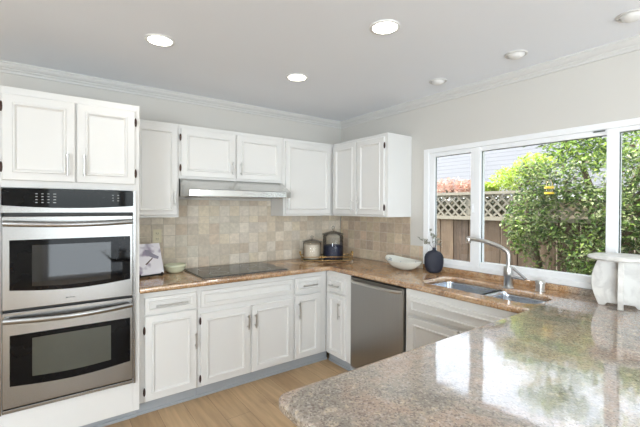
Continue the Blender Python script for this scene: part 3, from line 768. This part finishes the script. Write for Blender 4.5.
# ------------------------------------------------------------------ tray and jars in the corner
TR = math.atan2(-.509+.218, -.253+.739)
tcx, tcy = -.428, -.268
ty = thing('serving_tray', 'gold rimmed mirrored tray standing diagonally in the worktop corner', 'tray', (tcx, tcy, ZC1+.0008), TR)
hw, hdp = .262, .112
boxes('mirror_base', [(-hw, hw, -hdp, hdp, .004, .011)], 'mirror', ty)
bm = bmesh.new()
for z in (.010, .046):
    rpt = fillet([(-hw, -hdp), (hw, -hdp), (hw, hdp), (-hw, hdp)], .02, 4); rpt = [(p[0], p[1], z) for p in rpt]; rpt.append(rpt[0])
    tube(bm, rpt, .004, 8, cap=False)
for x in (-hw, -hw/3, hw/3, hw):
    for y in (-hdp, hdp): tube(bm, [(x*.985, y*.985, .010), (x*.985, y*.985, .046)], .003, 8)
for x in (-hw+.02, hw-.02):
    for y in (-hdp+.015, hdp-.015): tube(bm, [(x, y, 0), (x, y, .008)], .006, 8)
finish('gold_rail', bm, 'gold', ty, smooth=True)
for s in (-1, 1):   # arched ring handles at both ends, with cast leaves on the right one
    bm = bmesh.new(); tube(bm, [(s*(hw+.003+.018*math.sin(PI*i/12)), .055*math.cos(PI*i/12), .044+.045*math.sin(PI*i/12)) for i in range(13)], .0045, 8, cap=True)
    for k in range(5):
        a = .2+.55*k; lathe(bm, [(0, -.012), (.006, -.004), (.006, .004), (0, .012)], 6, (s*(hw+.012), .05*math.cos(a*1.1), .052+.035*math.sin(a*1.1)))
    finish('handle', bm, 'gold', ty, smooth=True)
def jar(lx, ly, r, h, label, fill_m, fill_z, fname):
    c = Matrix.Rotation(TR, 4, 'Z') @ Vector((lx, ly, 0)); base = (tcx+c.x, tcy+c.y, ZC1+.0115)
    t = thing('glass_jar', label, 'jar', base, 0, 'lidded glass jars on the tray')
    bm = bmesh.new(); lathe(bm, [(0, .001), (r*.90, .001), (r*.96, .006), (r, .03), (r, h*.90), (r*.96, h*.95), (r*.88, h*.98), (r*.88, h)], 36); finish('body', bm, 'jar', t, smooth=True, angle=60)
    bm = bmesh.new(); lathe(bm, [(0, h*1.135), (r*.25, h*1.13), (r*.62, h*1.085), (r*.98, h*1.03), (r*1.09, h*1.012), (r*1.09, h*1.00), (r*.85, h*.995)], 36)
    lathe(bm, [(0, h*1.13), (.012, h*1.17), (.008, h*1.20), (.015, h*1.25), (.016, h*1.29), (.010, h*1.33), (0, h*1.34)], 18)
    lid = finish('lid', bm, 'jar', t, smooth=True, angle=60)
    bm = bmesh.new(); lathe(bm, [(r*.84, h*.985), (r*1.09, h*.99), (r*1.10, h*1.008), (r*.84, h*1.012)], 36); finish('lid_rim', bm, 'steel_dark', lid, smooth=True)
    f_ = bpy.data.objects.new(fname, None)
    bm = bmesh.new(); rnd = random.Random(int(r*1000))
    seg = 36; pr_ = [(0, .006), (r*.88, .006), (r*.93, .012), (r*.95, .03), (r*.95, fill_z-.010), (r*.88, fill_z), (r*.5, fill_z+.004), (0, fill_z+.006)]
    lathe(bm, pr_, seg)
    for v in bm.verts: v.co += Vector((rnd.uniform(-1, 1)*.0012, rnd.uniform(-1, 1)*.0012, rnd.uniform(-1, 1)*.002 if v.co.z > .02 else 0))
    o = finish(fname, bm, fill_m, None, smooth=True, angle=80, loc=base)
    o['kind'] = 'stuff'; return o
o = jar(-.150, .012, .094, .184, 'smaller lidded glass jar filled with pale cream flakes', 'ctn', .155, 'oat_flakes'); tag(o, 'pale cream flakes filling the smaller glass jar', 'dry food')
o = jar(.072, .0, .108, .262, 'larger lidded glass jar half filled with dark blue pods', 'blueb', .150, 'blue_pods'); tag(o, 'dark blue pods half filling the larger glass jar', 'pods')

# ------------------------------------------------------------------ small bowl, book on easel, outlet
bm = bmesh.new()
lathe(bm, [(0, 0), (.050, 0), (.058, .004), (.074, .018), (.082, .038), (.083, .046), (.089, .050), (.090, .056), (.087, .066), (.084, .068), (.078, .062), (.073, .030), (.05, .012), (0, .010)], 40, (0, 0, 0))
sb = finish('small_bowl', bm, 'cream', None, smooth=True, angle=50, loc=(-1.925, -.115, ZC1+.0003)); tag(sb, 'small round cream-green bowl between the book and the cooktop', 'bowl')
ea = thing('book_easel', 'black metal tabletop easel beside the oven tower', 'easel', (-2.150, -.190, ZC1+.0008), math.radians(10))
bm = bmesh.new()
for s in (-1, 1):
    tube(bm, [(s*.085, -.065, .008), (s*.085, -.045, .012), (s*.07, .030, .045), (s*.04, .090, .20)], .005, 8)
    tube(bm, [(s*.085, -.030, .013), (s*.085, -.058, .012), (s*.085, -.062, .030)], .007, 8)
    tube(bm, [(s*.05, .080, .17), (s*.06, .15, .004)], .004, 8)
tube(bm, [(-.1, -.045, .012), (.1, -.045, .012)], .006, 8); tube(bm, [(-.045, .086, .19), (.045, .086, .19)], .004, 8)
for s in (-1, 1): tube(bm, [(s*.085, -.060, .0045), (s*.085, .0, .0045)], .0045, 8)
finish('frame', bm, 'black', ea, smooth=True)
def cover_mat():
    m = mat('printed_cover', (222, 220, 226), .45, noise=.05)
    n, l = m.node_tree.nodes, m.node_tree.links; b = n['Principled BSDF']; tc = n.new('ShaderNodeTexCoord')
    nz = n.new('ShaderNodeTexNoise'); nz.inputs['Scale'].default_value = 9; nz.inputs['Detail'].default_value = 2; l.new(tc.outputs['Object'], nz.inputs['Vector'])
    r = n.new('ShaderNodeValToRGB'); cr = r.color_ramp; cr.elements[0].position = .36; cr.elements[0].color = (*lin((150, 140, 160)), 1)
    cr.elements[1].position = .46; cr.elements[1].color = (*lin((226, 224, 230)), 1)
    l.new(nz.outputs[0], r.inputs[0]); l.new(r.outputs[0], b.inputs['Base Color']); return m
bk = thing('cookbook', 'white cookbook with grey printed cover leaning on the black easel', 'book', (-2.150, -.190, ZC1+.021), math.radians(10))
# leaning back 22 degrees
Q = Matrix.Translation((0, -.050, 0)) @ Matrix.Rotation(math.radians(-22), 4, 'X')
def lean(o): o.data.transform(Q); return o
lean(boxes('page_block', [(-.098, .103, .0035, .0195, .004, .250)], 'paper', bk))
cv = lean(boxes('cover', [(-.100, .106, 0, .0032, 0, .254), (-.100, .106, .0198, .023, 0, .254), (-.1035, -.1003, 0, .023, 0, .254)], cover_mat(), bk, bevel=.001))
bm = bmesh.new()   # printed picture: a dark knife blade and a folded grey cloth
prism(bm, [(-.03, .085), (-.02, .078), (.035, .128), (.030, .134)], -.0006, -.0002, 'y'); lean(finish('printed_knife', bm, mat('knife_print', (84, 58, 60), .5), cv))
bm = bmesh.new(); prism(bm, [(-.01, .16), (.03, .135), (.075, .120), (.085, .140), (.045, .165), (.01, .20), (-.02, .205)], -.0005, -.0001, 'y'); lean(finish('printed_cloth', bm, mat('cloth_print', (140, 136, 152), .6, noise=.15, nscale=40), cv))
ot = thing('wall_outlet', 'almond coloured electrical outlet on the tile behind the cookbook', 'outlet', (-2.040, YA-.009, 1.218))
boxes('cover_plate', [(-.035, .035, -.006, .0, -.057, .057)], 'outlet', ot, bevel=.002)
for z in (-.024, .024):
    s_ = boxes('socket', [(-.016, .016, -.0085, -.0062, z-.014, z+.014)], 'outlet', ot, bevel=.002)
    boxes('slot', [(-.009, -.006, -.0092, -.0087, z-.005, z+.006), (.005, .008, -.0092, -.0087, z-.005, z+.006), (-.002, .002, -.0092, -.0087, z-.011, z-.008)], 'black', s_)

# ------------------------------------------------------------------ ceiling lights
def downlight(x, y, r, lit, label, grp):
    t = thing('ceiling_light', label, 'ceiling light', (x, y, CZ), 0, grp)
    bm = bmesh.new()
    lathe(bm, [(r, -.0005), (r, -.004), (r*.96, -.007), (r*.80, -.007), (r*.78, -.0005)], 40); finish('trim_ring', bm, 'baffle' if not lit else 'trim', t, smooth=True, angle=50)
    bm = bmesh.new()
    if lit:
        lathe(bm, [(0, -.0045), (r*.77, -.0045), (r*.77, -.001), (0, -.001)], 36); finish('lens', bm, 'diffuser', t)
        d_ = light('lamp', 'AREA', (x, y, CZ-.012), (0, 0, -1), .5, (1, .97, .94), shape='DISK', size=r*1.5)
        d_.data.spread = math.radians(150)
    else:
        lathe(bm, [(r*.77, -.001), (r*.70, -.010), (r*.55, -.020), (r*.3, -.026), (0, -.027)], 36); e = finish('eyeball', bm, 'trim', t, smooth=True)
        e.rotation_euler = (math.radians(0), math.radians(8), 0)
    return t
for x, y, lb in ((-2.247, -1.005, 'lit round recessed ceiling light nearest the oven tower'), (-1.249, -.968, 'lit round recessed ceiling light in front of the corner cabinets'), (-1.283, -1.923, 'lit round recessed ceiling light farthest from the oven wall')):
    downlight(x, y, .085, True, lb, 'lit recessed ceiling lights')
for x, y in ((-2.25, -2.9), (-1.28, -2.95), (-2.3, -4.6), (-4.2, -2.0), (-4.2, -4.6)):   # the same row continues behind the camera
    downlight(x, y, .085, True, 'lit round recessed ceiling light above and behind the viewpoint', 'lit recessed ceiling lights behind')
for x, y, lb in ((-.312, -1.560, 'small unlit recessed eyeball light near the corner end of the window'), (-.341, -2.178, 'middle unlit recessed eyeball light above the sink'), (-.355, -2.773, 'unlit recessed eyeball light at the right edge above the marble stand')):
    downlight(x, y, .068, False, lb, 'unlit eyeball ceiling lights')

# ------------------------------------------------------------------ outside
GZ = -.25
struct(boxes('garden_ground', [(.16, 14, -12, 12, GZ-.1, GZ)], 'soil'))
# fence with lattice top
FX = 2.2
fn = thing('garden_fence', 'weathered brown board fence with a pale lattice top outside the window', 'fence', (FX, -2, GZ))
bm = bmesh.new(); cols = []; rnd = random.Random(2); y = 2.6
while y > -7:
    wd = rnd.uniform(.22, .25); n0 = len(bm.faces)
    box(bm, 0, .022, y+2, y-wd+.016+2, .02, 1.30-GZ); c = lin(rnd.choice([(104, 86, 68), (92, 76, 61), (112, 94, 76), (84, 69, 56)])); cols += [c]*(len(bm.faces)-n0); y -= wd
o = finish('boards', bm, 'fence', fn); set_tint(o, cols)
boxes('rail', [(-.045, .06, 4.6, -5, 1.300-GZ, 1.352-GZ)], 'lattice', fn)
boxes('rail', [(-.05, .07, 4.6, -5, 1.665-GZ, 1.705-GZ)], 'lattice', fn)
def lattice(sgn, xo):
    bm = bmesh.new(); z0, z1 = 1.353-GZ, 1.664-GZ; Hh = z1-z0; y = 4.6
    while y > -5.2:
        a = [(y, z0), (y+.04, z0), (y+.04+sgn*Hh, z1), (y+sgn*Hh, z1)]; prism(bm, a, xo, xo+.010, 'x'); y -= .13
    return finish('lattice', bm, 'lattice', fn)
lattice(1, 0); lattice(-1, .012)
for yy in (4.2, 1.75, -.70, -3.1):
    boxes('post', [(.024, .10, yy+.045, yy-.045, 0, 1.664-GZ)], 'lattice', fn)
# neighbour's house
nh = thing('neighbour_house', 'neighbouring house with a pale shingle roof beyond the fence', 'house', (5.2, 1, GZ))
boxes('wall', [(0, 6, -7, 8, 0, 1.95)], 'stucco', nh)
bm = bmesh.new(); prism(bm, [(-.45, 1.90), (-.45, 2.0), (4.2, 5.2), (8.8, 2.0), (8.8, 1.9), (4.2, 5.08)], -7.4, 8.4, 'y'); rf = finish('roof', bm, 'shingle', nh)
bm = bmesh.new()
sl = math.atan2(3.2, 4.65)
for k in range(26):   # shingle courses as shallow steps
    x = -.45+4.6*k/26; z = 2.0+(x+.45)*3.2/4.65
    prism(bm, [(x, z+.001), (x+.02, z+.03), (x+.19, z+.19*3.2/4.65+.005), (x+.19, z+.19*3.2/4.65+.001)], -7.4, 8.4, 'y')
finish('shingle_courses', bm, 'shingle', rf)
boxes('gutter', [(-.52, -.44, -7.4, 8.4, 1.88, 1.98)], 'vinyl', nh)
# foliage
def foliage(name, label, cat, n, pick, pal, L_, W_, up=.3, seed=1, trunks=(), out=Vector((-1, 0, .3)), group=None):
    t = thing(name, label, cat, (trunks[0][0] if trunks else (FX, 0, GZ)), 0, group); base = Vector(t.location)
    rnd = random.Random(seed); lv, cl = [], []
    k = 0
    while k < n:
        p, cd = pick(rnd)
        if p is None: continue
        k += 1
        d_ = Vector((rnd.uniform(-1, 1), rnd.uniform(-1, 1), rnd.uniform(-1, .5)))+out*.5
        nn = Vector((rnd.uniform(-1, 1), rnd.uniform(-1, 1), rnd.uniform(-.2, 1.4)))+out*.6
        s = rnd.uniform(.65, 1.25); lv.append((p-base, d_, nn, L_*s, W_*s))
        c = lin(rnd.choice(pal)); g_ = rnd.uniform(.6, 1.3); cl.append(tuple(min(1, x*g_) for x in c))
    lo = leaf_mesh('leaves', lv, cl, 'leaf', t)
    if trunks:
        for tr in trunks:
            bm = bmesh.new(); tube(bm, [Vector(p)-base for p in tr], [.03+.02*(1-i/len(tr)) for i in range(len(tr))], 8)
            finish('stem', bm, 'bark', t, smooth=True)
    return t
GRN = [(120, 150, 62), (96, 128, 56), (146, 170, 78), (78, 108, 50), (168, 186, 96), (104, 134, 70)]
DRK = [(84, 108, 56), (98, 122, 60), (66, 88, 46), (120, 140, 76), (140, 152, 100)]
LIT = [(170, 192, 70), (150, 182, 66), (186, 206, 90), (130, 164, 60)]
def hedge_top(y):   # top edge of the vine mass along the fence
    u = max(0, min(1, (-1.0-y)/.5)); return 1.92+.14*u**.6+.05*math.sin(y*5)+.03*math.sin(y*13)
def pick_hedge(r):
    y = r.uniform(-4.6, -.85); zt = hedge_top(y)
    z = zt-(r.random()**.85)*(zt-(.30+.18*math.sin(y*3.1)))
    edge = -1.04-.10*math.sin(z*4)-.07*math.sin(z*9+1)-(.16 if z < 1.25 else 0)
    if y > edge: return None, 0
    th = .50*math.sqrt(max(.12, 1-((z-1.35)/1.0)**2))
    clump = .5*math.sin(y*7+z*3)+.5*math.sin(z*9-y*6+1)
    d_ = (r.random()**.5)*th*(.78+.22*clump)
    if clump < -.35 and r.random() < .72: return None, 0
    x = FX-.06-d_
    if z < 1.1 and r.random() < .38+.32*math.sin(y*6.3+z*5): return None, 0
    return Vector((x, y, z)), 0
foliage('climbing_hedge', 'dense mottled green climbing hedge covering the fence on the right', 'hedge', 24000, pick_hedge, GRN[:4]+DRK+DRK+[(176, 186, 128), (196, 202, 150), (92, 78, 56)], .054, .026, seed=4,
        trunks=[[(FX-.12, -1.4, GZ), (FX-.15, -1.35, .6), (FX-.2, -1.2, 1.3), (FX-.15, -1.2, 1.7)], [(FX-.12, -2.4, GZ), (FX-.15, -2.5, .7), (FX-.18, -2.2, 1.6)], [(FX-.12, -3.4, GZ), (FX-.2, -3.3, 1.0), (FX-.15, -3.0, 1.8)]])
def pick_low(r):
    y = r.uniform(-4.2, -.95); z = GZ+abs(r.gauss(0, .38)); 
    if z > .62+.15*math.sin(y*4): return None, 0
    return Vector((FX-.70-r.random()*.40, y, z)), 0
foliage('fern_border', 'low dark green border plants at the foot of the fence', 'border plants', 4200, pick_low, DRK, .085, .036, seed=8,
        trunks=[[(FX-.9, -1.6, GZ), (FX-.9, -1.6, .3)], [(FX-.9, -2.6, GZ), (FX-.9, -2.6, .3)]])
def blob(cx, cy, cz, rx, ry, rz):
    def f_(r):
        v = Vector((r.gauss(0, 1), r.gauss(0, 1), r.gauss(0, 1))).normalized()*(r.random()**.4)
        return Vector((cx+v.x*rx, cy+v.y*ry, cz+v.z*rz)), 0
    return f_
def multi(bl):
    fs = [blob(*b) for b in bl]
    return lambda r: r.choice(fs)(r)
foliage('leafy_tree', 'light green tree rising above the hedge beyond the fence', 'tree', 5600,
        multi([(3.5, -.95, 2.72, .5, .55, .34), (3.4, -1.7, 2.55, .5, .55, .40), (3.5, -.42, 2.72, .45, .42, .20), (3.5, -.9, 3.3, .5, .5, .25), (3.6, -1.9, 3.5, .5, .6, .3), (3.4, -2.35, 2.6, .5, .45, .5), (3.3, -1.25, 2.28, .35, .45, .24), (3.2, -1.9, 2.15, .35, .6, .25)]),
        LIT+GRN+DRK[:3], .080, .034, seed=14, trunks=[[(3.8, -1.5, GZ), (3.75, -1.5, 1.2), (3.6, -1.2, 2.2), (3.5, -.8, 2.8)], [(3.75, -1.5, 1.2), (3.7, -1.9, 2.0), (3.5, -2.2, 2.8)]])
foliage('bright_shrub', 'yellow-green shrub showing over the lattice left of the hedge', 'shrub', 2800,
        multi([(2.75, -.62, 1.90, .22, .30, .20), (2.8, -.90, 2.05, .25, .28, .22), (2.7, -.30, 1.78, .12, .14, .08)]),
        [(180, 198, 70), (160, 186, 62), (196, 210, 100)], .055, .026, seed=21, trunks=[[(2.8, -.7, GZ), (2.8, -.7, 1.0), (2.78, -.7, 1.8)]])
foliage('dark_tree', 'darker green tree at the right beyond the hedge', 'tree', 6000,
        multi([(4.4, -4.3, 2.9, .8, .9, .7), (4.3, -3.7, 2.75, .7, .7, .8), (4.4, -5.2, 2.8, .9, .9, .8)]),
        GRN+LIT[:2], .09, .04, seed=31, trunks=[[(4.3, -4.2, GZ), (4.3, -4.2, 1.4), (4.3, -3.8, 2.7)], [(4.3, -4.2, 1.4), (4.4, -5, 2.6)]])
foliage('reddish_shrub', 'reddish brown shrub behind the lattice at the left of the window', 'shrub', 3600,
        multi([(2.95, .55, 1.84, .22, .42, .17), (2.9, .10, 1.80, .22, .32, .15), (3.0, 1.1, 1.85, .25, .4, .17)]),
        [(198, 148, 128), (206, 166, 144), (176, 124, 104), (210, 184, 162)], .045, .020, seed=41, trunks=[[(2.95, .5, GZ), (2.95, .5, 1.0), (2.93, .5, 1.8)]])
foliage('shade_shrub', 'dark low shrub filling the gaps behind the fence lattice', 'shrub', 5000,
        multi([(2.62, y_, 1.50, .16, .42, .24) for y_ in (1.5, .9, .3, -.3, -.9)]),
        [(86, 84, 62), (104, 92, 70), (70, 76, 52)], .07, .035, seed=51, trunks=[[(2.62, .3, GZ), (2.62, .3, 1.3)], [(2.62, -.6, GZ), (2.62, -.6, 1.3)]])
# hanging feeder with yellow bands
fd = thing('bird_feeder', 'small hanging bird feeder with yellow bands in front of the hedge', 'bird feeder', (FX-.75, -1.66, 1.625))
bm = bmesh.new(); lathe(bm, [(0, 0), (.034, .0), (.034, .11), (.02, .135), (0, .14)], 20); finish('tube', bm, 'jar', fd, smooth=True)
bm = bmesh.new(); lathe(bm, [(.030, -.006), (.044, -.004), (.044, .014), (.030, .016)], 20); lathe(bm, [(.030, .052), (.044, .054), (.044, .074), (.030, .076)], 20)
tube(bm, [(-.06, .02, .066), (.06, -.02, .066)], .004, 6); finish('band', bm, 'yellow', fd, smooth=True)
bm = bmesh.new(); tube(bm, [(0, 0, .135), (.06, 0, .27), (.35, -.02, .36)], .0025, 6); finish('hanger', bm, 'black', fd)
